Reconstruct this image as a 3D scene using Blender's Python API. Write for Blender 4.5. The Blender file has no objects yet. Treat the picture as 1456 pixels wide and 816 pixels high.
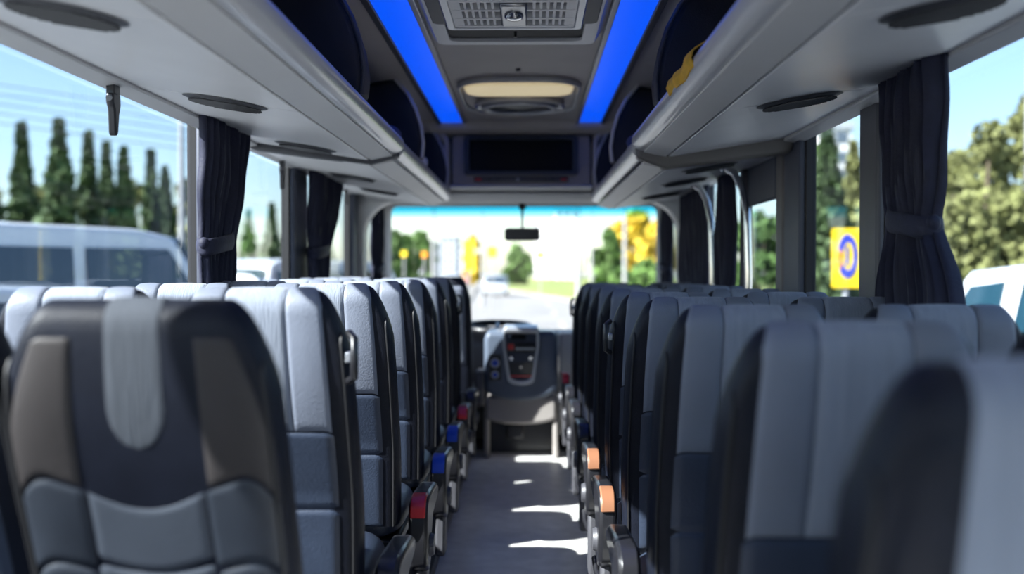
import bpy, math, random
from math import sin, cos, pi, sqrt, radians
from mathutils import Vector, Matrix
random.seed(7)
SC = bpy.context.scene
COL = SC.collection

# ------------------------------------------------------------------ camera, sky, sun, exposure
FPX = 1400.0
cd = bpy.data.cameras.new('camera'); cam = bpy.data.objects.new('camera', cd); COL.objects.link(cam)
cd.sensor_width = 36.0; cd.lens = 36.0 * FPX / 1456.0
cd.clip_start = 0.05; cd.clip_end = 2000
cam.location = (0.05, 0, 0)
cam.rotation_euler = (radians(90) - math.atan(23 / FPX), 0, math.atan(24 / FPX))
cd.dof.use_dof = True; cd.dof.focus_distance = 2.9; cd.dof.aperture_fstop = 1.5
SC.camera = cam

w = bpy.data.worlds.new('sky'); SC.world = w; w.use_nodes = True
nt = w.node_tree; nt.nodes.clear()
sky = nt.nodes.new('ShaderNodeTexSky'); sky.sky_type = 'NISHITA'; sky.sun_disc = False
sky.sun_elevation = radians(40); sky.sun_rotation = radians(-122); sky.air_density = 1.0; sky.dust_density = 0.8; sky.ozone_density = 2.2
bg = nt.nodes.new('ShaderNodeBackground'); bg.inputs['Strength'].default_value = 0.24
out = nt.nodes.new('ShaderNodeOutputWorld')
nt.links.new(sky.outputs[0], bg.inputs[0]); nt.links.new(bg.outputs[0], out.inputs[0])
sl = bpy.data.lights.new('sun', 'SUN'); sl.energy = 17.0; sl.angle = radians(0.6); sl.color = (1, 0.95, 0.87)
so = bpy.data.objects.new('sun', sl); COL.objects.link(so)
so.rotation_euler = Vector((-1.0, -0.50, 0.80)).to_track_quat('Z', 'Y').to_euler()
so.location = (-10, -5, 12)
SC.view_settings.view_transform = 'Standard'; SC.view_settings.look = 'None'
SC.view_settings.exposure = 0.55; SC.view_settings.gamma = 1.0; SC.view_settings.use_curve_mapping = False
SC.cycles.use_denoising = True
SC.cycles.max_bounces = 10; SC.cycles.diffuse_bounces = 5; SC.cycles.transparent_max_bounces = 16

# ------------------------------------------------------------------ materials
def mat(name, col, rough=0.5, metal=0.0, noise=0.0, nscale=20, bump=0.0, bscale=200, coat=0.0, emit=None, estr=1.0, spec=0.5, stretch=None, sheen=0):
    m = bpy.data.materials.new(name); m.use_nodes = True
    t = m.node_tree; b = t.nodes['Principled BSDF']
    b.inputs['Base Color'].default_value = (*col, 1); b.inputs['Roughness'].default_value = rough
    b.inputs['Metallic'].default_value = metal; b.inputs['Specular IOR Level'].default_value = spec
    if coat: b.inputs['Coat Weight'].default_value = coat
    if sheen: b.inputs['Sheen Weight'].default_value = sheen
    tc = t.nodes.new('ShaderNodeTexCoord'); mp = t.nodes.new('ShaderNodeMapping')
    t.links.new(tc.outputs['Object'], mp.inputs[0])
    if stretch: mp.inputs['Scale'].default_value = stretch
    if noise:
        n = t.nodes.new('ShaderNodeTexNoise'); n.inputs['Scale'].default_value = nscale; n.inputs['Detail'].default_value = 4
        t.links.new(mp.outputs[0], n.inputs['Vector'])
        r = t.nodes.new('ShaderNodeValToRGB')
        r.color_ramp.elements[0].position = 0.3; r.color_ramp.elements[1].position = 0.7
        r.color_ramp.elements[0].color = (*[c * (1 - noise) for c in col], 1)
        r.color_ramp.elements[1].color = (*[min(1, c * (1 + noise)) for c in col], 1)
        t.links.new(n.outputs[0], r.inputs[0]); t.links.new(r.outputs[0], b.inputs['Base Color'])
    if bump:
        n2 = t.nodes.new('ShaderNodeTexNoise'); n2.inputs['Scale'].default_value = bscale; n2.inputs['Detail'].default_value = 3
        t.links.new(mp.outputs[0], n2.inputs['Vector'])
        bp = t.nodes.new('ShaderNodeBump'); bp.inputs['Strength'].default_value = bump; bp.inputs['Distance'].default_value = 0.004
        t.links.new(n2.outputs[0], bp.inputs['Height']); t.links.new(bp.outputs[0], b.inputs['Normal'])
    if emit:
        b.inputs['Emission Color'].default_value = (*emit, 1); b.inputs['Emission Strength'].default_value = estr
    return m

def glass(name, tint, shade=None):
    m = bpy.data.materials.new(name); m.use_nodes = True; t = m.node_tree; t.nodes.clear()
    o = t.nodes.new('ShaderNodeOutputMaterial'); mx = t.nodes.new('ShaderNodeMixShader')
    tr = t.nodes.new('ShaderNodeBsdfTransparent'); gl = t.nodes.new('ShaderNodeBsdfGlossy'); gl.inputs['Roughness'].default_value = 0.0
    lw = t.nodes.new('ShaderNodeLayerWeight'); lw.inputs[0].default_value = 0.5      # Schlick reflectance, the same from both faces
    pw = t.nodes.new('ShaderNodeMath'); pw.operation = 'POWER'; pw.inputs[1].default_value = 5
    fr = t.nodes.new('ShaderNodeMath'); fr.operation = 'MULTIPLY_ADD'; fr.inputs[1].default_value = .5; fr.inputs[2].default_value = .03
    t.links.new(lw.outputs['Facing'], pw.inputs[0]); t.links.new(pw.outputs[0], fr.inputs[0])
    tr.inputs[0].default_value = (*tint, 1)
    if shade:   # coloured sun band along the top edge of the pane
        z0, z1, c = shade
        tc = t.nodes.new('ShaderNodeTexCoord'); sp = t.nodes.new('ShaderNodeSeparateXYZ'); mr = t.nodes.new('ShaderNodeMapRange')
        t.links.new(tc.outputs['Object'], sp.inputs[0]); t.links.new(sp.outputs[2], mr.inputs[0])
        mr.inputs[1].default_value = z0; mr.inputs[2].default_value = z1
        mc = t.nodes.new('ShaderNodeMix'); mc.data_type = 'RGBA'
        mc.inputs[6].default_value = (*tint, 1); mc.inputs[7].default_value = (*c, 1)
        t.links.new(mr.outputs[0], mc.inputs[0]); t.links.new(mc.outputs[2], tr.inputs[0])
    t.links.new(fr.outputs[0], mx.inputs[0]); t.links.new(tr.outputs[0], mx.inputs[1]); t.links.new(gl.outputs[0], mx.inputs[2])
    t.links.new(mx.outputs[0], o.inputs[0]); return m

M = dict(
    fabric=mat('pale grey seat fabric', (.235, .265, .325), .85, noise=.10, nscale=30, bump=.5, bscale=90, stretch=(3, 1, .15), sheen=.2),
    fabric_shaded=mat('shade darkened seat fabric', (.052, .06, .075), .85, noise=.10, nscale=30, bump=.5, bscale=90, stretch=(3, 1, .15)),  # seat fabric darkened: the nearest row's shade is put into the colour
    leather_shaded=mat('shade darkened grey leather', (.058, .068, .088), .5, noise=.06, nscale=9, bump=.25, bscale=220),  # grey leather darkened likewise to carry the shade on that row
    leather=mat('pale grey leather', (.175, .197, .25), .5, noise=.06, nscale=9, bump=.25, bscale=220),
    black=mat('black leather', (.008, .010, .018), .48, spec=.22, noise=.2, nscale=12, bump=.3, bscale=240),
    slate=mat('slate leather', (.034, .047, .078), .42, noise=.12, nscale=9, bump=.25, bscale=220),
    slate_d=mat('deep slate leather', (.024, .030, .042), .5, noise=.12, nscale=9, bump=.25, bscale=220),
    taupe_d=mat('dark taupe leather', (.042, .037, .037), .55, spec=.3, noise=.1, nscale=9, bump=.25, bscale=220),
    taupe=mat('taupe leather', (.13, .12, .12), .5, noise=.1, nscale=9, bump=.25, bscale=220),
    plastic=mat('warm grey plastic', (.66, .65, .64), .42, noise=.03, nscale=5, bump=.05, bscale=300),
    white_pl=mat('off white plastic', (.86, .85, .85), .38, noise=.03, nscale=4, bump=.05, bscale=300),
    lip=mat('satin grey rail', (.60, .60, .62), .28, noise=.03, nscale=4, coat=.3),
    ceil=mat('grey headliner', (.58, .53, .49), .55, noise=.06, nscale=3, bump=.1, bscale=300),
    step_shaded=mat('shade darkened step plastic', (.15, .14, .135), .5, noise=.05, nscale=5),  # dark tone holds the shade on the right rack's step face
    tvgrey=mat('mid grey plastic', (.34, .31, .29), .5, noise=.05, nscale=5),
    navy=mat('dark navy lining', (.028, .026, .032), .6, noise=.2, nscale=8, bump=.2),
    dgrey=mat('dark grey plastic', (.07, .07, .08), .45, noise=.1, nscale=8, bump=.1),
    pillar=mat('slate window pillar', (.055, .063, .09), .5, noise=.08, nscale=6, bump=.1),
    rubber=mat('black rubber', (.012, .012, .014), .6),
    bplast=mat('black plastic', (.015, .015, .018), .35, coat=.2),
    chrome=mat('chrome', (.65, .65, .66), .15, 1.0),
    steel=mat('brushed steel', (.45, .45, .46), .32, 1.0, noise=.1, nscale=30, stretch=(1, 20, 1)),
    silver=mat('silver trim', (.5, .52, .56), .3, .6),
    floor=mat('grey vinyl floor', (.70, .69, .67), .42, noise=.12, nscale=14, bump=.1, bscale=60),
    wall=mat('grey side lining', (.45, .45, .46), .7, noise=.08, nscale=10, bump=.2),
    curtain=mat('navy curtain cloth', (.008, .010, .034), .7, noise=.15, nscale=40, bump=.3, bscale=120, sheen=.06),
    led=mat('blue led diffuser', (.0, .08, .6), .4, emit=(0.0, .095, 1.0), estr=.62),
    cream=mat('warm lamp lens', (.8, .72, .5), .4, emit=(1, .82, .48), estr=.30),
    screen=mat('dark screen', (.006, .006, .007), .45, spec=.2),
    red=mat('red plastic', (.55, .02, .02), .35, coat=.3),
    bluep=mat('blue plastic', (.01, .06, .5), .35, coat=.3),
    orange=mat('tan plastic', (.30, .13, .065), .45),
    console=mat('blue grey console plastic', (.10, .125, .17), .4, noise=.08, nscale=8, coat=.1),
    bluecloth=mat('dark blue cloth', (.01, .03, .16), .7, noise=.2),
    yellow=mat('yellow cloth', (.75, .42, .03), .7, noise=.15, nscale=30),
    glassy=glass('tinted side glass', (.81, .85, .885)),
    cglass=glass('clear rear glass', (.97, .98, .98)),
    wglass=glass('windscreen glass', (.97, .98, .98), (.40, .49, (.03, .55, .70))),
    asphalt=mat('asphalt', (.18, .185, .19), .9, noise=.15, nscale=.6, bump=.2, bscale=30),
    pale=mat('pale paving', (.27, .265, .25), .9, noise=.1, nscale=1.2),
    grass=mat('grass verge', (.15, .19, .05), .95, noise=.4, nscale=1.5),
    cypress=mat('cypress foliage', (.06, .10, .035), .8, noise=.5, nscale=3),
    olive=mat('olive foliage', (.17, .18, .06), .8, noise=.5, nscale=2),
    green=mat('green foliage', (.07, .14, .03), .8, noise=.5, nscale=2),
    ygreen=mat('yellow foliage', (.50, .37, .03), .8, noise=.35, nscale=1),
    bark=mat('bark', (.12, .09, .06), .9, noise=.3, nscale=12),
    carwhite=mat('white car paint', (.62, .64, .66), .25, coat=.8),
    carsilver=mat('silver car paint', (.42, .47, .52), .3, .2, coat=.8),
    carred=mat('red car paint', (.35, .05, .04), .3, coat=.8),
    carglass=mat('dark car glass', (.015, .03, .05), .05, coat=.6),
    carglass2=mat('blue car glass', (.012, .05, .08), .08, coat=.6),
    tyre=mat('tyre', (.02, .02, .02), .8),
    bwhite=mat('white facade', (.70, .70, .72), .8, noise=.05, nscale=1),
    bgrey=mat('grey facade', (.35, .38, .42), .8, noise=.1, nscale=1),
    bwin=mat('facade windows', (.10, .13, .17), .2),
    signy=mat('yellow sign', (.85, .60, .01), .5),
    signblue=mat('blue sign paint', (.03, .05, .45), .5),
    signorange=mat('orange sign paint', (.80, .30, .02), .5),
    signwhite=mat('white sign paint', (.8, .8, .8), .5),
    skin=mat('skin', (.45, .28, .2), .6),
    cloth_d=mat('dark clothing', (.05, .03, .05), .8),
    cloth_r=mat('red clothing', (.3, .05, .05), .8),
    pole=mat('galvanised pole', (.30, .31, .33), .6, .3),
    wire=mat('overhead wire', (.08, .08, .09), .6),
)

# ------------------------------------------------------------------ mesh helpers
class MB:
    def __init__(s): s.v = []; s.f = []
    def add(s, vs, fs):
        n = len(s.v); s.v += [tuple(v) for v in vs]; s.f += [tuple(i + n for i in f) for f in fs]; return s
    def box(s, x0, x1, y0, y1, z0, z1):
        return s.add([(x0,y0,z0),(x1,y0,z0),(x1,y1,z0),(x0,y1,z0),(x0,y0,z1),(x1,y0,z1),(x1,y1,z1),(x0,y1,z1)],
                     [(0,3,2,1),(4,5,6,7),(0,1,5,4),(1,2,6,5),(2,3,7,6),(3,0,4,7)])
    def prism(s, poly, a0, a1, ax='y'):
        """closed 2-D outline swept along an axis; outline is (x,z) for y, (y,z) for x, (x,y) for z"""
        def P(p, a): return {'y': (p[0], a, p[1]), 'x': (a, p[0], p[1]), 'z': (p[0], p[1], a)}[ax]
        n = len(poly)
        return s.add([P(p, a0) for p in poly] + [P(p, a1) for p in poly],
                     [tuple(range(n)), tuple(range(2*n-1, n-1, -1))] + [(i, i+n, (i+1) % n + n, (i+1) % n) for i in range(n)])
    def ring(s, outer, inner, a0, a1, ax='y'):
        def P(p, a): return {'y': (p[0], a, p[1]), 'x': (a, p[0], p[1]), 'z': (p[0], p[1], a)}[ax]
        n = len(outer); vs = [P(p, a) for a in (a0, a1) for l in (outer, inner) for p in l]; fs = []
        for i in range(n):
            j = (i+1) % n
            fs += [(i, j, j+n, i+n), (i+2*n, i+3*n, j+3*n, j+2*n), (i, i+2*n, j+2*n, j), (i+n, j+n, j+3*n, i+3*n)]
        return s.add(vs, fs)
    def tube(s, pts, r, n=12):
        pts = [Vector(p) for p in pts]; rr = r if isinstance(r, (list, tuple)) else [r]*len(pts)
        base = len(s.v); up = None
        for i, p in enumerate(pts):
            d = (pts[min(i+1, len(pts)-1)] - pts[max(i-1, 0)]).normalized()
            if up is None: up = d.orthogonal().normalized()
            up = (up - d * up.dot(d)).normalized(); sd = d.cross(up)
            for k in range(n):
                a = 2*pi*k/n; s.v.append(tuple(p + (up*cos(a) + sd*sin(a))*rr[i]))
        for i in range(len(pts)-1):
            for k in range(n):
                k2 = (k+1) % n; s.f.append((base+i*n+k, base+i*n+k2, base+(i+1)*n+k2, base+(i+1)*n+k))
        s.f.append(tuple(base+k for k in range(n-1, -1, -1))); s.f.append(tuple(base+(len(pts)-1)*n+k for k in range(n)))
        return s
    def cyl(s, p0, p1, r0, r1=None, n=20): return s.tube([p0, p1], [r0, r0 if r1 is None else r1], n)
    def grid(s, fn, nu, nv, cu=False, cv=False, capu=False):
        base = len(s.v)
        for i in range(nu):
            for j in range(nv): s.v.append(tuple(fn(i / (nu if cu else nu-1), j / (nv if cv else nv-1))))
        for i in range(nu if cu else nu-1):
            for j in range(nv if cv else nv-1):
                i2 = (i+1) % nu; j2 = (j+1) % nv
                s.f.append((base+i*nv+j, base+i2*nv+j, base+i2*nv+j2, base+i*nv+j2))
        if capu:
            s.f.append(tuple(base+j for j in range(nv-1, -1, -1))); s.f.append(tuple(base+(nu-1)*nv+j for j in range(nv)))
        return s
    def ell(s, c, r, nu=12, nv=18):
        return s.grid(lambda u, v: (c[0]+r[0]*sin(pi*u)*cos(2*pi*v), c[1]+r[1]*sin(pi*u)*sin(2*pi*v), c[2]+r[2]*cos(pi*u)), nu, nv, cv=True)
    def disc(s, c, rx, ry, h, n=40):      # flat oval slab, axis z, downwards h
        return s.prism([(c[0]+rx*cos(2*pi*k/n), c[1]+ry*sin(2*pi*k/n)) for k in range(n)], c[2]-h, c[2], 'z')
    def build(s, name, m, parent=None, loc=None, bevel=0, seg=2, smooth=True, ang=40, solid=0, sub=0, rot=None):
        me = bpy.data.meshes.new(name); me.from_pydata(s.v, [], s.f)
        import bmesh as _b
        bm = _b.new(); bm.from_mesh(me); _b.ops.remove_doubles(bm, verts=bm.verts, dist=1e-5)
        _b.ops.recalc_face_normals(bm, faces=bm.faces); bm.to_mesh(me); bm.free()
        if smooth:
            me.shade_smooth(); me.set_sharp_from_angle(angle=radians(ang))
        me.materials.append(M[m] if isinstance(m, str) else m)
        o = bpy.data.objects.new(name, me); COL.objects.link(o)
        if parent: o.parent = parent
        if loc: o.location = loc
        if rot: o.rotation_euler = rot
        if solid: q = o.modifiers.new('solid', 'SOLIDIFY'); q.thickness = solid
        if bevel:
            q = o.modifiers.new('bevel', 'BEVEL'); q.width = bevel; q.segments = seg; q.limit_method = 'ANGLE'; q.angle_limit = radians(35)
        if sub: q = o.modifiers.new('sub', 'SUBSURF'); q.levels = sub; q.render_levels = sub
        return o

def tag(o, label=None, cat=None, group=None, kind=None):
    if label: o['label'] = label
    if cat: o['category'] = cat
    if group: o['group'] = group
    if kind: o['kind'] = kind
    return o
def thing(name, loc=(0,0,0), rz=0, label=None, cat=None, group=None):
    o = bpy.data.objects.new(name, None); COL.objects.link(o); o.location = loc; o.rotation_euler = (0,0,rz)
    o.empty_display_size = .1
    return tag(o, label, cat, group)
def struct(o, label=None): o['kind'] = 'structure'; return tag(o, label)
def copy_tree(o, parent=None):
    c = o.copy(); COL.objects.link(c); c.parent = parent
    for ch in list(o.children): copy_tree(ch, c)
    return c
def rrect(x0, x1, y0, y1, r, n=6):
    pts = []
    for cx, cy, a in ((x1-r, y1-r, 0), (x0+r, y1-r, 90), (x0+r, y0+r, 180), (x1-r, y0+r, 270)):
        for k in range(n+1):
            t = radians(a + 90*k/n); pts.append((cx+r*cos(t), cy+r*sin(t)))
    return pts

# ------------------------------------------------------------------ dimensions (metres; eye level is z = 0, bus centre line x = 0)
FZ = -1.20; WX = 1.10; WT = 0.53; WB = -0.36; CZ = 0.93
YB, YF, YW = -1.3, 6.55, 7.62
GZ = -1.95

# ------------------------------------------------------------------ bus shell
struct(MB().box(-WX, WX, YB, YF, FZ-.06, FZ).build('floor', 'floor'), 'pale grey vinyl gangway floor')
struct(MB().box(-WX, WX, YF, YW+.1, FZ-.16, FZ-.1).build('floor', 'dgrey'), 'dark cab floor behind the windscreen')
struct(MB().box(-WX, -.32, YB, YF-.3, FZ, FZ+.035).build('floor', 'dgrey', bevel=.01), 'low dark plinth under the left seats')

def side_wall(sx, name, openings, y0, y1):
    X0, X1 = (sx*WX, sx*(WX+.03))
    a, b = min(X0, X1), max(X0, X1)
    m = MB(); m.box(a, b, y0, y1, FZ-.2, WB); m.box(a, b, y0, y1, WT, CZ+.12)
    ys = [y0] + [v for o in openings for v in o] + [y1]
    for i in range(0, len(ys), 2): m.box(a, b, ys[i], ys[i+1], WB, WT)
    return struct(m.build(name, 'wall', bevel=.006))
OPL = [(-1.15, .95), (1.05, 3.40), (3.45, 4.69), (4.98, 6.28)]
OPR = [(-1.15, .95), (1.05, 2.92), (3.06, 3.74), (4.10, 6.28)]
side_wall(-1, 'wall_left', OPL, YB, YF+.1)
side_wall(1, 'wall_right', OPR, YB, YF+.1)
n = 0
for sx, ops in ((-1, OPL), (1, OPR)):
    for (a, b) in ops:
        n += 1
        xs = sx*(WX+.015)
        m = MB(); r = .045
        m.ring([(a-.03, WB-.03), (b+.03, WB-.03), (b+.03, WT+.01), (a-.03, WT+.01)], [(a+.012, WB+.012), (b-.012, WB+.012), (b-.012, WT-.004), (a+.012, WT-.004)],
               sx*(WX-.008), sx*(WX+.032), 'x')
        fr = struct(m.build('window_%d' % n, 'rubber', bevel=.004))
        g = MB().box(min(xs, xs+.005), max(xs, xs+.005), a, b, WB, WT).build('glass_pane', 'glassy', fr)
# pillar facings (soft grey-blue trims between the windows)
def pillar(sx, y0, y1, m='pillar', lean=.0):
    mb = MB(); xi = sx*(WX-.03); xo = sx*(WX+.0)
    mb.prism([(y0, WB-.1), (y1, WB-.1), (y1-.0+lean, WT+.02), (y0+lean, WT+.02)], min(xi, xo), max(xi, xo), 'x')
    o = mb.build('trim_%d' % pillar.n, m, bevel=.012, seg=3); pillar.n += 1; return struct(o)
pillar.n = 1
pillar(-1, .95, 1.05); pillar(-1, 3.38, 3.46); pillar(-1, 4.69, 4.98); pillar(-1, 6.28, 6.44)
pillar(1, .95, 1.05); pillar(1, 2.91, 3.07, 'dgrey'); pillar(1, 3.74, 3.97); pillar(1, 3.985, 4.10, 'taupe'); pillar(1, 6.28, 6.44)
# dark upper panel and posts of the door bay on the right
struct(MB().prism([(4.11, .30), (4.80, .30), (4.80, WT), (4.11, WT)], WX-.028, WX-.002, 'x').build('trim_20', 'pillar', bevel=.01))
for k, (a, b) in enumerate(((4.62, 4.70), (5.02, 5.10), (5.56, 5.64))):
    struct(MB().box(WX-.05, WX-.004, a, b, WB-.1, WT).build('trim_%d' % (21+k), 'dgrey', bevel=.012))

# ceiling: flat centre with coves falling to the walls above the racks
def ceil_profile():
    p = []
    for k in range(41):
        x = -WX + 2*WX*k/40; a = abs(x)
        z = CZ if a < .56 else CZ - .20*((a-.56)/.54)**1.8
        p.append((x, z))
    return p
cp = ceil_profile()
struct(MB().prism(cp + [(WX, CZ+.12), (-WX, CZ+.12)], YB, YF-.2).build('ceiling', 'ceil', ang=60))
struct(MB().box(-WX, WX, YF-.2, YW+.3, .86, CZ+.12).build('ceiling', 'ceil'), 'ceiling over the driver cab')
# rear wall with an unseen window, added to let light in
rw = MB(); rw.box(-WX, WX, YB-.07, YB, FZ-.1, WB); rw.box(-WX, WX, YB-.07, YB, WT, CZ+.12)
rw.box(-WX, -.95, YB-.07, YB, WB, WT); rw.box(.95, WX, YB-.07, YB, WB, WT)
struct(rw.build('wall_rear', 'wall'))
bw = struct(MB().ring([(-.98, WB-.03), (.98, WB-.03), (.98, WT+.03), (-.98, WT+.03)], [(-.93, WB+.02), (.93, WB+.02), (.93, WT-.02), (-.93, WT-.02)], YB-.05, YB+.02).build('window_9', 'rubber'))
MB().box(-.95, .95, YB-.04, YB-.035, WB, WT).build('glass_pane', 'glassy', bw)

# front arch (bulkhead) with rounded opening
N = 10
def arch_out():
    pts = []
    inn = rrect(-1.035, 1.035, FZ-.3, .455, .22, N)
    for (x, z) in inn:
        pts.append((max(-1.1, min(1.1, x*1.4)), (.96 if z > .2 else z)))
    return inn
inn = arch_out()
mb = MB()
top = [p for p in inn if p[1] > -.9]                     # arc right to left over the top
out_l = []
for (x, z) in top:
    if z < .30: out_l.append((1.1*(1 if x > 0 else -1), z))
    else: out_l.append((max(-1.1, min(1.1, x*1.2)), .96))
n0 = len(top); vs = []
for y in (YF-.10, YF+.04):
    vs += [(p[0], y, p[1]) for p in top] + [(p[0], y, p[1]) for p in out_l]
low = [(1.035, FZ), (1.1, FZ)]
fs = []
for i in range(n0-1):
    a, b = i, i+1
    fs += [(a, b, b+n0, a+n0), (a+2*n0, a+3*n0, b+3*n0, b+2*n0), (a, a+2*n0, b+2*n0, b)]
mb.add(vs, fs)
mb.box(1.035, 1.10, YF-.10, YF+.04, FZ, top[0][1]); mb.box(-1.10, -1.035, YF-.10, YF+.04, FZ, top[-1][1])
struct(mb.build('trim_30', 'plastic', ang=50), 'pale rounded arch between saloon and cab')

# cab sides and windscreen surround
for sx, nm in ((-1, 'wall_left'), (1, 'wall_right')):
    a, b = sorted((sx*1.10, sx*1.16))
    m = MB(); m.box(a, b, YF+.1, YW+.1, FZ-.3, -.45); m.box(a, b, YF+.1, YW+.1, .50, 1.05)
    m.box(a, b, YW-.06, YW+.12, -.45, .50)
    struct(m.build(nm, 'dgrey', bevel=.01), 'cab side on the %s' % ('left' if sx < 0 else 'right'))
    cw = struct(MB().ring([(YF+.08, -.47), (YW-.04, -.47), (YW-.04, .52), (YF+.08, .52)], [(YF+.13, -.43), (YW-.08, -.43), (YW-.08, .48), (YF+.13, .48)], sx*1.095, sx*1.12, 'x').build('window_%d' % (12 if sx < 0 else 13), 'rubber'))
    MB().box(sx*1.13-.002, sx*1.13+.002, YF+.1, YW-.05, -.45, .50).build('glass_pane', 'glassy', cw)
ws = rrect(-1.03, 1.05, -.62, .505, .06, 4)
wo = rrect(-1.14, 1.14, -.85, .98, .06, 4)
struct(MB().ring(wo, ws, YW, YW+.12).build('wall_front', 'plastic', bevel=.01), 'windscreen surround')
wf = struct(MB().ring(rrect(-1.06, 1.08, -.65, .535, .07, 4), rrect(-1.015, 1.035, -.60, .495, .05, 4), YW-.012, YW+.01).build('window_14', 'plastic', bevel=.004), 'windscreen frame')
MB().box(-1.05, 1.07, YW+.05, YW+.056, -.64, .52).build('glass_pane', 'wglass', wf)
struct(MB().box(-1.12, 1.12, YW, YW+.1, FZ-.3, -.6).build('wall_front', 'dgrey'), 'lower front panel under the windscreen')

# ------------------------------------------------------------------ ceiling fittings
def led(sx, label):
    t = thing('led_ceiling_light', (0,0,0), 0, label, 'light', 'blue light strips')
    y0, y1 = YB+.1, 6.12
    a, b = sorted((sx*.355, sx*.495))
    MB().box(a, b, y0, y1, CZ-.012, CZ+.0).build('diffuser', 'led', t)
    for q, w_ in ((sx*.348, .012), (sx*.505, .014)):
        MB().box(q-w_, q+w_, y0, y1+.02, CZ-.022, CZ-.001).build('trim_rail', 'silver' if w_ < .013 else 'dgrey', t, bevel=.004)
    MB().box(a-.006, b+.006, y1, y1+.02, CZ-.016, CZ).build('end_cap', 'silver', t, bevel=.004)
led(-1, 'glowing blue ceiling light strip above the left luggage rack')
led(1, 'glowing blue ceiling light strip above the right luggage rack')

h = thing('air_vent', (0, 3.2, CZ), 0, 'large framed ceiling air vent with slatted grille near the camera', 'vent')
def framed(x, y0, y1, z0, z1, inset, r, r2):
    m = MB(); A = rrect(-x, x, y0, y1, r); B = rrect(-x+inset, x-inset, y0+inset, y1-inset, r2)
    C = rrect(-x+inset+.05, x-inset-.05, y0+inset+.05, y1-inset-.05, r2)
    n_ = len(A); vs = [(p[0], p[1], z0) for p in A] + [(p[0], p[1], z1) for p in B] + [(p[0], p[1], z1) for p in C]
    m.add(vs, [(i, (i+1) % n_, (i+1) % n_+n_, i+n_) for i in range(n_)] + [(i+n_, (i+1) % n_+n_, (i+1) % n_+2*n_, i+2*n_) for i in range(n_)])
    m.add([(p[0], p[1], z1) for p in C] + [(p[0], p[1], z0-.005) for p in C], [(i, (i+1) % n_, (i+1) % n_+n_, i+n_) for i in range(n_)])
    return m
framed(.335, -.55, .66, -.001, -.055, .035, .06, .04).build('housing', 'white_pl', h)
MB().ring(rrect(-.235, .235, -.145, .26, .02), rrect(-.205, .205, -.115, .235, .015), -.088, -.05, 'z').build('inner_frame', 'silver', h, bevel=.006)
MB().box(-.25, .25, -.46, .56, -.045, -.02).build('backing', 'rubber', h)
gm = MB()
for k in range(19):
    x = -.20 + .40*k/18
    if abs(x) > .045: gm.box(x-.0042, x+.0042, -.11, .23, -.084, -.064)
for y in (-.095, .01, .115, .215): gm.box(-.2, .2, y-.008, y+.008, -.086, -.062)
gm.box(-.205, -.17, -.11, .23, -.085, -.06); gm.box(.17, .205, -.11, .23, -.085, -.06)
gm.build('grille', 'white_pl', h)
MB().box(-.045, .045, -.06, .20, -.090, -.06).build('latch', 'steel', h, bevel=.008)
MB().ell((0, .06, -.092), (.032, .05, .012)).build('knob', 'chrome', h)
MB().prism(rrect(-.29, .29, -.40, .30, .03), -.058, -.05, 'z').build('surround', 'dgrey', h, bevel=.003)
MB().cyl((-.0, .42, -.055), (-.0, .42, -.075), .006).build('screw', 'bplast', h)

d = thing('ceiling_lamp', (0, 5.17, CZ), 0, 'round recessed ceiling lamp with cream lens in front of the screen', 'light')
MB().ring(rrect(-.31, .31, -.46, .52, .2), rrect(-.29, .29, -.44, .50, .19), -.03, -.001, 'z').build('housing', 'plastic', d, bevel=.01, seg=3)
MB().prism(rrect(-.27, .27, -.40, -.09, .10), -.035, -.004, 'z').build('lens', 'cream', d, bevel=.012, seg=3)
MB().prism(rrect(-.285, .285, -.425, .48, .18), -.012, -.003, 'z').build('backing', 'ceil', d)
for k, (rx, z) in enumerate(((.23, -.03), (.19, -.045))):
    pts = [(rx*cos(2*pi*i/40), .19+.20*rx/.23*sin(2*pi*i/40), z) for i in range(41)]
    MB().tube(pts, .014, 10).build('ring', 'silver' if k else 'plastic', d)
MB().grid(lambda u, v: (.17*u*cos(2*pi*v), .19+.15*u*sin(2*pi*v), -.05+.035*u*u), 8, 40, cv=True).build('dome', 'dgrey', d)
for sx in (-1, 1): MB().ell((sx*.22, .15, -.045), (.022, .03, .014)).build('clip', 'chrome', d)
MB().cyl((0, 4.55, CZ), (0, 4.55, CZ-.012), .012, .008).build('ceiling_hook', 'bplast')
tag(bpy.data.objects['ceiling_hook'], 'tiny black hook in the ceiling between air vent and lamp', 'hook')

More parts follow.
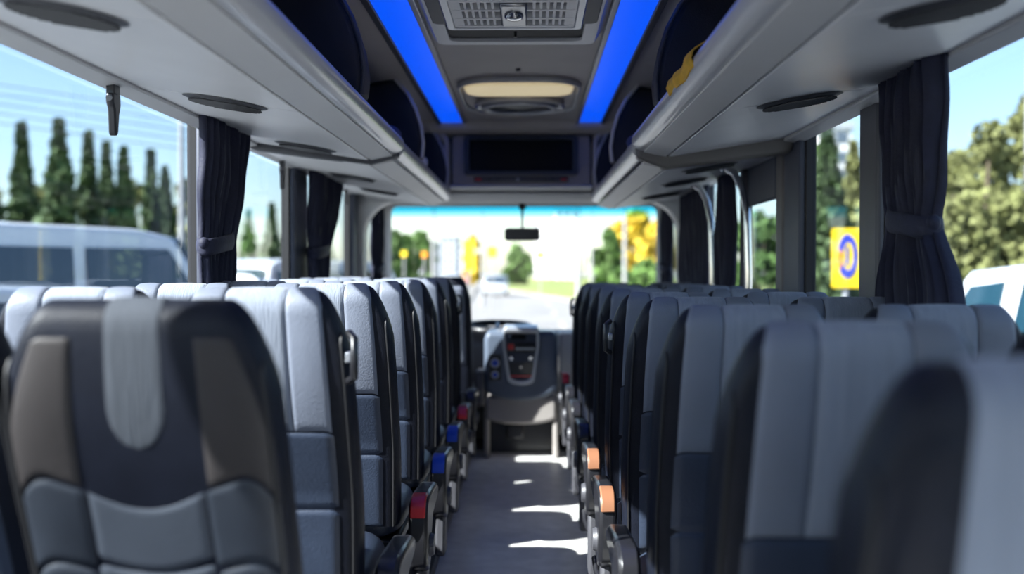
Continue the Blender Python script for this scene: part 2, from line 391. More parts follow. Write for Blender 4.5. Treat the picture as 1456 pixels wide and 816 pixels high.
# ------------------------------------------------------------------ luggage racks
def rack(sx, ystep, label):
    t = thing('luggage_rack', (0,0,0), 0, label, 'luggage rack', 'overhead luggage racks')
    S = lambda pts: [(sx*p[0], p[1]) for p in pts]
    YE = 6.38
    for i, (a, b, dz) in enumerate(((YB+.02, ystep, 0.0), (ystep, YE, -.018 if sx < 0 else -.042))):
        MB().prism(S([(1.095, .60), (.56, .545), (.50, .50+dz), (.58, .462+dz), (1.0, .535+dz), (1.095, .545+dz)]), a, b).build('shelf', 'dgrey', t)
        # rounded front rail
        m = MB(); pts = []
        for k in range(15):
            an = radians(-100 + 245*k/14); pts.append((.492 - .044*sin(an+radians(20))*1.0 if False else .492 - .042*cos(an-radians(22)), .506 + dz*.6 + .042*sin(an-radians(22))))
        pts += [(.56, .548)]
        MB().prism(S(pts), a+.002, b-.002).build('front_rail', 'lip', t, ang=50)
        MB().prism(S([(.492, .458+dz), (.58, .440+dz), (.586, .452+dz), (.50, .474+dz)]), a+.002, b-.002).build('lower_trim', 'plastic', t, bevel=.003)
        # underside panels, about a metre each
        y = a
        while y < b-.05:
            y2 = min(y+1.0, b)
            MB().prism(S([(.590, .440+dz), (1.075, .518+dz), (1.095, .53+dz), (1.095, .54+dz), (.59, .455+dz)]), y+.0025, y2-.0025).build('underside_panel', 'white_pl', t, bevel=.003)
            y = y2
    # step where the deeper front section begins
    dr = 0 if sx < 0 else -.030
    m = MB(); m.prism(S([(.46, .50), (.47, .455+dr*.6), (.58, .425+dr), (.80, .452+dr), (1.06, .486+dr), (1.095, .53), (.58, .47)]), ystep-.03, ystep+.05)
    m.build('end_fairing', 'dgrey' if sx < 0 else 'step_shaded', t, bevel=.012, seg=3)
    MB().prism(S([(1.03, .50), (1.096, .49), (1.096, .56), (1.05, .55)]), YB+.02, YE).build('curtain_track', 'plastic', t, bevel=.005)
    # speaker / reading vents
    for y, (ry) in ((-.2, .085), (.80, .085), (1.79, .085), (2.75, .085), (3.74 if sx < 0 else 4.1, .08), (4.75, .08), (5.6, .08)):
        dz = 0 if y < ystep else (-.018 if sx < 0 else -.042)
        xc = .80; zc = .440 + (.78/4.85)*(xc-.59) + dz - .002
        m = MB(); sl_ = .161
        def vt(u, v, rx=.118, ryy=ry, hh=.010):
            x = rx*u*cos(2*pi*v); yy = ryy*u*sin(2*pi*v)
            return (sx*(xc+x), y+yy, zc + sl_*x - hh*(1-u**4))
        vo = m.grid(vt, 8, 40, cv=True).build('vent', 'dgrey', t)
        m = MB()
        for k in range(-5, 6):
            yy = k*ry*.16; hw = .10*sqrt(max(0, 1-(k*.17)**2))
            m.tube([(sx*(xc-hw), y+yy, zc-.010-sl_*hw), (sx*(xc+hw), y+yy, zc-.010+sl_*hw)], .0022, 6)
        m.build('slats', 'bplast', vo)
    # dark lining of the bin against the wall
    MB().prism(S([(1.05, .60), (1.095, .60), (1.095, .76), (1.05, .77)]), YB+.02, YE).build('back_lining', 'navy', t)
    # curved divider panels
    for (y, full) in ((1.0, 1), (3.05 if sx < 0 else 3.2, 1), (4.75 if sx < 0 else 4.95, 1), (6.2, 1)):
        prof = [(.47, .545), (.463, .62), (.475, .70), (.50, .78), (.54, .855), (.60, .925), (.75, .90), (1.0, .78), (1.07, .74), (1.07, .60)]
        dv = MB().prism(S(prof), y, y+.16).build('divider', 'navy', t, bevel=.02, seg=3)
        edge = [(sx*p[0]-sx*.004, y-.002, p[1]) for p in prof[:6]]
        MB().tube(edge, .008, 8).build('edge_piping', 'plastic' if y > 4 else 'dgrey', dv)
    return t
rack(-1, 3.95, 'grey overhead luggage rack along the left windows')
rack(1, 3.85, 'grey overhead luggage rack along the right windows')

# things lying on the racks
def bag(name, cx, cy, cz, r, m, label, cat, strap='bplast', seed=1):
    rnd = random.Random(seed); ph = [rnd.random()*6 for _ in range(6)]
    t = thing(name, (cx, cy, cz), rnd.random()*.5, label, cat)
    def f(u, v):
        a = 2*pi*v; e = sin(pi*u)**.5
        k = 1+.06*sin(3*a+ph[0])+.05*sin(5*a+ph[1]+4*u)
        return (r[0]*e*k*cos(a), r[1]*e*k*sin(a), r[2]*(1-cos(pi*u))*(1+.08*sin(2*a+ph[2])))
    MB().grid(f, 18, 30, cv=True).build('bag_body', m, t)
    MB().tube([(-r[0]*.5, -r[1]*.6, r[2]*1.6), (-r[0]*.3, -r[1]*.75, r[2]*2.3), (r[0]*.3, -r[1]*.75, r[2]*2.3), (r[0]*.5, -r[1]*.6, r[2]*1.6)], .008, 8).build('strap', strap, t)
    return t
yb = MB()
def ycloth(u, v):
    p = .42*v; y = 2.42 + .40*u 
    s = [( .62, .575), (.54, .572), (.49, .560), (.452, .535), (.445, .51), (.455, .487)]
    q = v*(len(s)-1); i = min(int(q), len(s)-2); f = q-i
    x = s[i][0]*(1-f)+s[i+1][0]*f; z = s[i][1]*(1-f)+s[i+1][1]*f
    return (x + .003*sin(14*u+3*v) - .004, y + .012*sin(4*v), z + .006 + .004*sin(7*u+v*2))
yb.grid(ycloth, 26, 22)
tag(yb.build('yellow_cloth', 'yellow', solid=.004), 'yellow cloth hanging over the rail of the right rack', 'cloth')
bag('white_bag', -.58, 5.45, .556, (.07, .12, .04), 'white_pl', 'small white bag on the left rack before the last divider', 'bag', seed=2)
bag('blue_bag', -.60, 4.35, .556, (.08, .13, .04), 'bluecloth', 'dark blue bag on the left rack between dividers', 'bag', seed=3)
bag('blue_bag', .60, 4.5, .556, (.08, .13, .035), 'bluecloth', 'blue bag with strap on the right rack between dividers', 'bag', seed=4)
bag('white_bag', .58, 4.78, .556, (.05, .08, .04), 'white_pl', 'crumpled white bag beside blue bag on the right rack', 'bag', seed=5)

# ------------------------------------------------------------------ screen unit and header
tv = thing('monitor', (0, 6.25, 0), 0, 'wide black screen in a grey housing above the windscreen', 'screen')
MB().ring(rrect(-.44, .44, .535, .86, .03), rrect(-.335, .335, .625, .838, .02), -.0, .2).build('housing', 'tvgrey', tv, bevel=.012, seg=3)
MB().ring(rrect(-.36, .36, .605, .852, .02), rrect(-.328, .328, .632, .832, .012), -.02, .03).build('bezel', 'pillar', tv, bevel=.006, seg=3)
MB().box(-.345, .345, .035, .055, .615, .845).build('display', 'screen', tv)
cs = MB().box(-.30, .30, -.012, .02, .56, .596).build('control_strip', 'dgrey', tv, bevel=.008)
for k, x in enumerate((-.27, -.20, -.15, -.02, .15, .20, .27)):
    MB().ell((x, -.014, .578), (.022 if k in (0, 6) else .011, .008, .009), 8, 14).build('button', 'red' if k in (0, 6) else ('silver' if k == 3 else 'bplast'), cs)
MB().prism([(-.02, .528), (.2, .50), (.2, .548), (0, .548)], -.46, .46, 'x').build('lower_lip', 'plastic', tv, bevel=.008)
for sx in (-1, 1):   # recessed lockers at both sides of the screen
    a, b = sorted((sx*.455, sx*.70))
    struct(MB().ring(rrect(a, b, .50, .885, .07), rrect(a+.03, b-.03, .535, .855, .06), 6.22, 6.45).build('trim_%d' % (31 if sx < 0 else 32), 'ceil', bevel=.01, seg=3), 'recessed locker surround beside the screen')
    struct(MB().box(a, b, 6.42, 6.44, .50, .89).build('trim_%d' % (33 if sx < 0 else 34), 'navy'), 'dark back of recessed locker beside the screen')
struct(MB().prism([(6.10, CZ), (6.13, .885), (6.20, .868), (6.46, .868), (6.46, CZ)], -1.0, 1.0, 'x').build('trim_35', 'ceil', bevel=.01, seg=3), 'cove above the screen')
struct(MB().prism([(6.34, .50), (6.46, .45), (6.56, .45), (6.56, .96), (6.46, .96), (6.46, .5)], -1.03, 1.03, 'x').build('trim_36', 'plastic', bevel=.01, seg=3), 'pale header between screen and windscreen')

# ------------------------------------------------------------------ seats
def seat_surface(sgn=1, ht=1.125):
    zb = .43
    def ztop(s): return ht - .135*max(0, (abs(s)-.66)/.34)**2.2
    def hw(z):  return .196*(1-.10*max(0, (z-.86)/.27)**2) * (1 - .04*max(0, (.65-z)/.3))
    def cy(z):  return .215*(ht-z)/.9 + .018*sin((z-.43)/.70*2*pi)     # leans back towards the top
    def th(z):  return .040 + .018*(ht-z)/.7 + .008*sin(max(0, min(1, (z-.43)/.25))*pi)
    def P(s, p, off=0.0):
        zt = ztop(s); k = (1-min(1, abs(s))**7)**(1/5) if abs(s) < 1 else 0
        k = max(.30, k); r = th(zt)*k
        if p <= .42:
            q = p/.42; z = zb + (zt - r - zb)*q; t = th(z)*k
            x, y = s*hw(z), cy(z) - t
            return Vector((x, y - off*.97, z + off*.22*(q if q > .0 else 0)))
        if p <= .58:
            a = pi*(p-.42)/.16; z0 = zt - r; c = cy(z0)
            return Vector((s*hw(z0), c - (r+off)*cos(a), z0 + (r+off)*sin(a)))
        q = (1-p)/.42; z = zb + (zt-r-zb)*q; t = th(z)*k
        return Vector((s*hw(z), cy(z) + t + off, z))
    return P, ztop, hw, cy
PS, ZT, HW, CY = seat_surface()
def p_of(z, s=0):           # rear-face parameter at height z
    zt = ZT(s); return max(0.0, min(.42, .42*(z-.43)/(zt-.04-.43)))
def shell():
    m = MB()
    ns, npp = 41, 64
    ss = [-1+2*i/(ns-1) for i in range(ns)]; ss = [math.copysign(abs(s)**.75, s) for s in ss]
    rows = []
    for s in ss: rows.append([PS(s, j/(npp-1)) for j in range(npp)])
    m.grid(lambda u, v: rows[int(round(u*(ns-1)))][int(round(v*(npp-1)))], ns, npp, capu=True)
    return m
def panel(sl, sr, p0, p1, nu=14, nv=36, h=.010, puff=.006, seams=(), edge=.016, bottom=None, topf=None):
    """upholstered patch; sl/sr are functions of t (0 bottom..1 top) giving s; bottom: extra p offset by u"""
    m = MB(); L = []
    for i in range(nu):
        col = []
        for j in range(nv):
            u, v = i/(nu-1), j/(nv-1)
            s = sl(v)*(1-u) + sr(v)*u
            p = p0 + (p1-p0)*v + (bottom(u)*(1-v) if bottom else 0) + (topf(u)*v if topf else 0)
            wmet = abs(sr(v)-sl(v))*.196; ln = (p1-p0)/.42*.66
            e = min(u*wmet, (1-u)*wmet, v*ln, (1-v)*ln)
            k = min(1, e/edge); k = sqrt(max(0, 1-(1-k)**2))
            off = .0006 + (h-.004)*k + puff*sin(pi*u)*sin(pi*v)**.5
            for sm in seams:
                off -= .007*math.exp(-((v-sm)*ln/.006)**2)
            col.append(PS(s, p, off))
        L.append(col)
    m.grid(lambda u, v: L[int(round(u*(nu-1)))][int(round(v*(nv-1)))], nu, nv)
    return m
c_ = lambda a: (lambda v: a)
NOCAP = 'bplast'
def cushion_mb():
    def f(u, v):
        a = 2*pi*v; e = 4.5
        cx, sx_ = cos(a), sin(a)
        x = .19*math.copysign(abs(cx)**(2/e), cx); y = .235*math.copysign(abs(sx_)**(2/e), sx_)
        k = sin(pi*min(max(u, .001), .999))**.35
        return (x*k, .40+y*k, .415 + .055*(-cos(pi*u)) + .01*(u > .5)*cos(x*8))
    return MB().grid(f, 16, 40, cv=True)
ARM_PROF = [(.225, .34), (.165, .37), (.145, .44), (.150, .53), (.165, .562), (.20, .575), (.30, .572), (.46, .56), (.50, .545), (.505, .52), (.47, .505), (.33, .485), (.285, .44), (.275, .37)]
proto_cache = {}
def make_seat(kind, aisle, plinth, has_arm=True, handle=True):
    """kind A: dark head bolster with a pale centre strip; B: pale upper panels over a slate lower panel. aisle = +1/-1 side of the gangway or 0"""
    t = thing('coach_seat', (0, 0, 0))
    bk = shell().build('backrest', 'black', t, ang=60)
    if kind == 'C':
        panel(c_(-.56), c_(.56), p_of(.50), .62, 24, 80, .006, .002, edge=.006).build('centre_panel', 'fabric', t)
        for sd in (-1, 1):
            panel(lambda v, sd=sd: sd*.60, lambda v, sd=sd: sd*(.95-.15*max(0, v-.6)/.4), p_of(.50), .41, 12, 60, .007, .004, edge=.008, seams=(.45,)).build('side_bolster', 'black', t)
    elif kind == 'A':
        def strip(v, k): # rounded bottom
            w0 = .205; q = min(1, v/.13); return k*w0*sqrt(max(.0, 1-(1-q)**2))
        panel(lambda v: strip(v, -1), lambda v: strip(v, 1), p_of(.905), .62, 20, 80, .005, .001, edge=.004).build('headrest_strip', 'fabric_shaded', t)
        # taupe head bolsters either side of the dark yoke
        for sd in (-1, 1):
            f0 = lambda v, sd=sd: sd*(.46); f1 = lambda v, sd=sd: sd*(.95 - .20*max(0, v-.6)/.4)
            panel(f0, f1, p_of(.846), .41, 16, 50, .0065, .004, seams=(), edge=.008, bottom=lambda u: .024*u).build('head_bolster', 'taupe_d', t)
            g0 = lambda v, sd=sd: sd*(.44 + .10*(1-v)**2); g1 = lambda v, sd=sd: sd*.95
            panel(g0, g1, 0.0, p_of(.838), 16, 70, .0065, .004, seams=(.35, .68), edge=.008, topf=lambda u: .024*u).build('side_bolster', 'slate_d', t)
        panel(lambda v: -(.42+.10*(1-v)**2), lambda v: .42+.10*(1-v)**2, 0.0, p_of(.838), 24, 70, .0065, .003, seams=(.72, .38), edge=.007, topf=lambda u: -.018*sin(pi*u)).build('centre_panel', 'leather_shaded', t)
    else:
        zb = .825
        panel(c_(-.345), c_(.345), p_of(zb), .64, 20, 60, .008, .002, seams=(), edge=.007).build('headrest_strip', 'fabric', t)
        for sd in (-1, 1):
            f0 = lambda v, sd=sd: sd*.352; f1 = lambda v, sd=sd: sd*(.76 - .14*max(0, v-.65)/.35)
            panel(f0, f1, p_of(zb), .54, 16, 50, .008, .003, edge=.007).build('upper_panel', 'leather', t)
        panel(c_(-.78), c_(.78), 0.0, p_of(zb-.004), 30, 60, .008, .004, seams=(.55,), edge=.007).build('lower_panel', 'slate', t)
    # stitched piping round the shell edge
    for sd in (-1, 1):
        pts = [PS(sd*.93, p, .003) for p in [i*.46/26 for i in range(27)]]
        MB().tube(pts, .0032, 6).build('piping', 'rubber', t)
    panel(c_(-.85), c_(.85), 1.0, .62, 16, 30, .012, .01, seams=(.3, .6)).build('front_panel', 'slate', t)
    cushion_mb().build('cushion', 'slate', t)
    MB().box(-.18, .18, .20, .60, .33, .37).build('seat_frame', 'bplast', t, bevel=.01)
    for y in (.26, .52):
        m = MB(); m.box(-.03, .03, y-.018, y+.018, -0.0 + (.035 if plinth else 0), .34); m.box(-.07, .07, y-.03, y+.03, (.035 if plinth else 0), .05 if plinth else .015)
        m.build('leg', 'bplast', t, bevel=.005)
    if aisle:
        x0 = aisle*(.215 if plinth else .205); x1 = aisle*(.272 if plinth else .258); az = -.075 if plinth else 0; a, b = min(x0, x1), max(x0, x1)
        if has_arm:
            ar = MB().prism(ARM_PROF, a, b, 'x').build('armrest', 'bplast', t, bevel=.014, seg=4)
            MB().cyl((a+.002 if aisle < 0 else b-.002, .235, .42), ((a-.012) if aisle < 0 else (b+.012), .235, .42), .036, .030, 24).build('pivot_cover', 'dgrey', ar)
            ct = MB().prism([(.141, .520), (.146, .548), (.168, .571), (.195, .579), (.225, .579), (.225, .566), (.195, .565), (.170, .555), (.155, .52)], a+.006, b-.006, 'x').build('end_cap', NOCAP, ar, bevel=.004)
            if plinth:
                for q in [ar] : q.location.z = az
            # hinge post and lever under the arm
            MB().prism([(.20, .13), (.30, .13), (.285, .36), (.215, .36)], a+.012, b-.008, 'x').build('side_post', 'dgrey', t, bevel=.01)
            MB().tube([(aisle*.235, .33, .26), (aisle*.245, .42, .27), (aisle*.245, .46, .30)], [.011, .010, .013], 10).build('recline_lever', 'bplast', t)
        if handle:
            hx = aisle*.197; zc = .985
            y0 = CY(zc) - .03
            MB().tube([(hx*.97, y0, zc-.05), (hx*1.05, y0-.026, zc-.04), (hx*1.06, y0-.034, zc), (hx*1.05, y0-.024, zc+.04), (hx*.97, y0+.005, zc+.05)], .0085, 10).build('grab_handle', 'bplast', t)
            MB().box(min(hx*.93, hx*1.01), max(hx*.93, hx*1.01), y0-.01, y0+.03, zc-.012, zc+.012).build('handle_clip', 'silver', t, bevel=.004)
    return t

cap_mesh = {}
def set_cap(seat, m):
    for a in seat.children:
        if a.name.split('.')[0] == 'armrest':
            for c in a.children:
                if c.name.split('.')[0] == 'end_cap':
                    if m not in cap_mesh:
                        k = c.data.copy(); k.materials.clear(); k.materials.append(M[m]); cap_mesh[m] = k
                    # each side of the gangway has its own cap geometry
                    k = c.data.copy(); k.materials.clear(); k.materials.append(M[m]); c.data = k
                    c['label'] = {'red': 'red armrest end cap', 'bluep': 'blue armrest end cap', 'orange': 'tan armrest end cap'}[m]

ROWL = [1.43, 2.06, 2.70, 3.34, 3.98, 4.62, 5.26]
ROWR = [.82, 1.37, 2.02, 2.62, 3.22, 3.82, 4.46, 5.10, 5.80]
ORD = ['first', 'second', 'third', 'fourth', 'fifth', 'sixth', 'seventh', 'eighth', 'ninth']
def row_words(i, n):
    if i == 0: return 'nearest the camera'
    if i == n-1: return 'nearest the windscreen'
    return '%s row from the camera' % ORD[i]
protos = {}
def get(kind, aisle, pl, handle=False):
    k = (kind, aisle, pl, handle)
    if k not in protos: protos[k] = make_seat(kind, aisle, pl, True, handle); return protos[k]
    return copy_tree(protos[k])
capsL = {1: 'red', 2: 'red', 3: 'bluep', 4: 'bluep'}
capsR = {3: 'orange', 4: 'orange', 8: 'red'}
for i, y in enumerate(ROWL):
    kd = 'A' if i == 0 else 'B'
    s = get(kd, 1, True, i in (1, 6)); s.location = (-.517, y, FZ + .035)
    look = 'dark coach seat with pale strip' if kd == 'A' else 'grey and black coach seat'
    cap = {'red': ', red armrest tip', 'bluep': ', blue armrest tip'}.get(capsL.get(i), '')
    if i == 0: s.scale = (1.05, 1, 1)
    tag(s, '%s left of the gangway, aisle side, %s' % (look, row_words(i, len(ROWL))), 'seat', 'left aisle seats')
    if i in capsL and i != 1: set_cap(s, capsL[i])
    s = get('B', 0, True); s.location = (-.907, y + .02, FZ + .035)
    tag(s, 'pale topped coach seat beside the left windows, %s' % row_words(i, len(ROWL)), 'seat', 'left window seats')
for i, y in enumerate(ROWR):
    kd = 'C' if i == 0 else 'B'
    s = get(kd, -1, False, i in (4, 8)); s.location = (.505, y, FZ)
    look = 'black coach seat with broad pale panel' if kd == 'C' else 'grey and black coach seat'
    tag(s, '%s right of the gangway, aisle side, %s' % (look, row_words(i, len(ROWR))), 'seat', 'right aisle seats')
    if i in capsR: set_cap(s, capsR[i])
    s = get('B', 0, False); s.location = (.893, y + .02, FZ)
    tag(s, 'blue-grey topped coach seat beside the right windows, %s' % row_words(i, len(ROWR)), 'seat', 'right window seats')

# driver seat: taller, with its own suspension base
ds = thing('driver_seat', (-.47, 5.98, FZ), 0, 'tall dark driver seat with pale back panel before the dashboard', 'seat')
def mini(fn, name, m, **k):
    mb = fn; mb.v = [(v[0]*.86, v[1], v[2]*1.035) for v in mb.v]; return mb.build(name, m, ds, **k)
mini(shell(), 'backrest', 'black', ang=60)
mini(panel(c_(-.72), c_(.78), p_of(.60), .41, 20, 40, .012, .008, seams=(.5,)), 'back_panel', 'leather')
mini(cushion_mb(), 'cushion', 'slate')
MB().prism(ARM_PROF, .185, .235, 'x').build('armrest', 'dgrey', ds, bevel=.014, seg=4)
MB().prism([(.16, 0), (.60, 0), (.54, .34), (.22, .34)], -.15, .15, 'x').build('suspension_base', 'bplast', ds, bevel=.03, seg=3)

# ------------------------------------------------------------------ curtains
def curtain(sx, top, tie, bot, zt, zb, label, ztie=.12, name='curtain', amp=.021, npl=12, xo=.085, tieband=True, zflare=0):
    t = thing(name, (sx*(WX-xo), (top[0]+top[1])/2, zt), 0, label, 'curtain', 'navy window curtains')
    ox, oy, oz = t.location
    rnd = random.Random(int(top[0]*100)); ph = [rnd.random()*6 for _ in range(4)]
    def ext(z):
        if z > ztie:
            f = (z-ztie)/(zt-ztie); f = sin(f*pi/2)**1.15
            return tie[0]*(1-f)+top[0]*f, tie[1]*(1-f)+top[1]*f
        f = (ztie-z)/(ztie-zb); f = sin(min(1, f*1.5)*pi/2)**1.1
        return tie[0]*(1-f)+bot[0]*f, tie[1]*(1-f)+bot[1]*f
    m = MB(); NU, NV = npl*10+1, 44
    def f(u, v):
        z = zt + (zb-zt)*v; a, b = ext(z)
        comp = (b-a)/(top[1]-top[0])
        y = a + (b-a)*u + .006*sin(5*z*6+ph[0]+u*4)
        am = amp*(.75+.5*comp) * (1+.25*sin(u*17+ph[1]))
        x = am*sin(2*pi*npl*u + .5*sin(6*z+ph[2])+ .8*sin(3*u*6)) + .008*sin(4*u+z*9)
        return (x*sx, y-oy, z-oz)
    m.grid(f, npl*10+1, NV).build('drape', 'curtain', t, solid=.003, ang=80)
    if tieband:
        a, b = tie; cy_, hw_ = (a+b)/2, (b-a)/2+.012
        mb = MB()
        def g(u, v):
            an = 2*pi*v
            e = 2.6
            cx = math.copysign(abs(cos(an))**(2/e), cos(an)); sy = math.copysign(abs(sin(an))**(2/e), sin(an))
            zz = ztie + (u-.5)*.055 + .018*cos(an)*(1)
            return ((amp*1.9+.006*sin(pi*u))*sy*1.0, cy_-oy + (hw_+.004*sin(pi*u))*cx, zz-oz)
        mb.grid(g, 7, 40, cv=True).build('tie_band', 'curtain', t, solid=.004)
        MB().ell((-sx*.0, a-oy-.01, ztie-oz-.005), (.018, .016, .02)).build('knot', 'curtain', t)
    return t
curtain(-1, (3.20, 3.66), (3.22, 3.45), (3.19, 3.47), .525, -.34, 'navy curtain tied back on the left pillar nearest the camera', ztie=.095)
curtain(-1, (4.80, 5.54), (4.83, 5.12), (4.78, 5.12), .525, -.34, 'navy curtain tied back between the front left windows', ztie=.10, npl=15)
curtain(1, (2.32, 2.70), (2.38, 2.60), (2.20, 2.70), .525, -.34, 'large navy curtain tied back beside the right window nearest the camera', ztie=.12, amp=.022, npl=12)
curtain(1, (4.72, 5.00), (4.73, 5.00), (4.73, 5.00), .475, -.34, 'narrow straight navy curtain hanging in the right door bay', tieband=False, npl=5)
curtain(1, (5.36, 6.15), (5.36, 6.12), (5.36, 6.15), .475, -.34, 'wide straight navy curtain at the front of the door bay', tieband=False, npl=11, name='curtain')
curtain(-1, (6.72, 7.0), (6.74, 6.9), (6.72, 7.0), .47, -.45, 'dark curtain tied beside the driver window on the left', ztie=.02, npl=5, xo=.10)
curtain(1, (6.74, 7.05), (6.76, 6.95), (6.74, 7.05), .47, -.45, 'dark curtain tied beside the cab window on the right', ztie=.02, npl=5, xo=.10)

# chrome grab rails in the door bay
for (y, yt, lab) in ((4.28, 4.55, 'curved chrome grab rail by the right pillar of the door bay'), (5.12, 5.40, 'curved chrome grab rail in the middle of the door bay')):
    t = thing('grab_rail', (1.0, y, -.5), 0, lab, 'grab rail', 'door bay grab rails')
    pts = [(0, 0, -.1), (0, 0, .5), (-.004, .01, .75), (-.02, .04, .86), (-.045, .08, .93), (-.07, .12, .955)]
    pts = [Vector(p) for p in pts]
    sm = []
    for i in range(len(pts)-1):
        for k in range(5): sm.append(pts[i].lerp(pts[i+1], k/5))
    sm.append(pts[-1])
    MB().tube(sm, .016, 14).build('rail', 'chrome', t)
    MB().cyl(tuple(pts[-1]), tuple(pts[-1]+Vector((-.012, .01, .02))), .028, .028).build('bracket', 'chrome', t)

# emergency hammers / curtain clips hanging by the left windows
for (y, sc, lab) in ((2.63, 1.0, 'black emergency hammer hanging at the top of the big left window'), (4.44, .95, 'black emergency hammer hanging just before the wide left pillar'), (6.0, .7, 'black emergency hammer hanging by the frontmost left window')):
    t = thing('emergency_hammer', (-1.065, y, .505), 0, lab, 'hammer', 'emergency hammers'); t.scale = (sc, sc, sc)
    MB().box(-.012, .012, -.02, .02, -.035, .0).build('bracket', 'bplast', t, bevel=.004)
    MB().prism([(-.022, -.03), (.026, -.03), (.028, -.06), (.018, -.085), (.010, -.135), (0, -.145), (-.008, -.135), (-.012, -.075), (-.024, -.055)], -.011, .011, 'x').build('handle', 'bplast', t, bevel=.005)
    MB().cyl((0, -.026, -.045), (0, .03, -.045), .009, .004, 12).build('hammer_head', 'bplast', t)

# ------------------------------------------------------------------ interior mirror
mi = thing('rear_view_mirror', (-.0, 7.45, .50), 0, 'dark rectangular rear-view mirror hanging in the windscreen', 'mirror')
MB().tube([(0, .06, .0), (0, .02, -.06), (0, 0, -.19)], .010, 10).build('stem', 'bplast', mi)
MB().prism(rrect(-.135, .135, -.275, -.175, .025), -.015, .02).build('mirror_housing', 'bplast', mi, bevel=.008, seg=3)
MB().prism(rrect(-.125, .125, -.267, -.183, .02), -.018, -.0155).build('mirror_face', 'dgrey', mi)
MB().ell((0, .07, -.01), (.03, .02, .03)).build('mount', 'bplast', mi)

# ------------------------------------------------------------------ cab: dashboard, console, wheel
db = thing('dashboard', (0, 7.05, 0), 0, 'full width dark dashboard under the windscreen', 'dashboard')
MB().prism([(-.28, -.50), (-.20, -.43), (.05, -.42), (.55, -.56), (.55, -.95), (-.15, -.95), (-.26, -.70)], -1.08, 1.08, 'x').build('top_pad', 'dgrey', db, bevel=.03, seg=4)
MB().box(.25, .42, -.50, -.24, -1.1, -.41).build('side_pod', 'plastic', db, bevel=.02, seg=3)
MB().prism([(-.26, -.44), (-.20, -.37), (-.0, -.37), (.06, -.44)], -.86, -.36, 'x').build('instrument_hood', 'bplast', db, bevel=.02, seg=3)

co = thing('centre_console', (0.0, 6.28, FZ), 0, 'dark blue-grey centre console with radio and knobs at the end of the gangway', 'console')
# console body: shield shape, face tilted back a little
def shield(w_, z0, z1, r, n=12):
    pts = [(w_*.93, z1), (-w_*.93, z1), (-w_, z1-.05)]
    for k in range(n+1):
        a = pi*k/n; pts.append((-w_*cos(a)*(1 if k in (0, n) else 1), z0 + r - r*sin(a)))
    pts += [(w_, z1-.05)]
    return pts
body = shield(.235, .37, .815, .09)
MB().prism(body, -.03, .30).build('console_body', 'console', co, bevel=.03, seg=4)
MB().prism(shield(.228, .215, .40, .05), .0, .28).build('lower_panel', 'tvgrey', co, bevel=.02, seg=3)
for sx in (-1, 1):
    MB().prism([(.0, 0), (.28, 0), (.28, .36), (.03, .36)], *sorted((sx*.205, sx*.238)), 'x').build('side_support', 'tvgrey', co, bevel=.01)
MB().box(-.205, .205, .20, .26, 0, .3).build('footwell_back', 'bplast', co)
MB().box(-.10, .02, .12, .22, .10, .20).build('heater_box', 'bplast', co, bevel=.015)
U = []; V = []
for (wt, wb_, z0, z1, lst) in ((.115, .085, .475, .83, U), (.098, .07, .50, .815, V)):
    for k in range(9):
        a = pi*k/8; lst.append((-(wb_)*cos(a), z0 + .035 - .035*sin(a)))
    lst += [(wt, z1-.10), (wt, z1), (-wt, z1), (-wt, z1-.10)]
MB().ring(U, V, -.052, -.02).build('centre_frame', 'silver', co, bevel=.005, seg=3)
MB().prism(V, -.040, -.025).build('centre_panel', 'slate', co)
MB().prism([(-.05, .80), (-.06, .84), (.10, .855), (.12, .81)], -.11, .11, 'x').build('top_pod', 'silver', co, bevel=.015, seg=3)
MB().prism(rrect(-.065, .03, .765, .80, .006), -.05, -.036).build('display', 'screen', co, bevel=.002)
rd = MB().prism(rrect(-.09, .09, .685, .748, .008), -.052, -.036).build('radio', 'bplast', co, bevel=.004)
MB().prism(rrect(-.083, -.045, .698, .736, .004), -.056, -.050).build('red_button', 'red', rd, bevel=.002)
for k in range(5):
    MB().prism(rrect(-.03+.024*k, -.013+.024*k, .70, .712, .002), -.055, -.050).build('button', 'silver', rd)
MB().prism(rrect(-.03, .08, .720, .738, .003), -.054, -.050).build('radio_display', 'screen', rd)
for x in (-.062, .062): MB().cyl((x, -.036, .645), (x, -.062, .645), .014, .012, 18).build('knob', 'chrome', co)
MB().prism(rrect(-.085, .085, .54, .62, .01), -.046, -.036).build('heater_panel', 'bplast', co, bevel=.003)
MB().cyl((0, -.046, .60), (0, -.075, .59), .010, .006, 12).build('toggle', 'chrome', co)
MB().prism(rrect(-.07, .07, .525, .537, .003), -.047, -.036).build('warning_light', 'red', co)
MB().prism(rrect(-.205, -.125, .50, .67, .012), -.038, -.028).build('switch_plate', 'bplast', co, bevel=.003)
for z, r_, m_ in ((.615, .023, 'bluep'), (.540, .018, 'bluep')):
    kb = MB().cyl((-.165, -.036, z), (-.165, -.058, z), r_, r_*.85, 22).build('knob', m_, co)
    MB().ring([( -.165+(r_+.006)*cos(2*pi*k/24), z+(r_+.006)*sin(2*pi*k/24)) for k in range(24)], [(-.165+r_*cos(2*pi*k/24), z+r_*sin(2*pi*k/24)) for k in range(24)], -.043, -.036).build('knob_ring', 'silver', kb)
MB().grid(lambda u, v: (-.19+.11*u, -.02 + .05*v, .79+.035*sin(pi*u)*(.4+.6*v)), 10, 8).build('vent_cowl', 'silver', co, solid=.01)

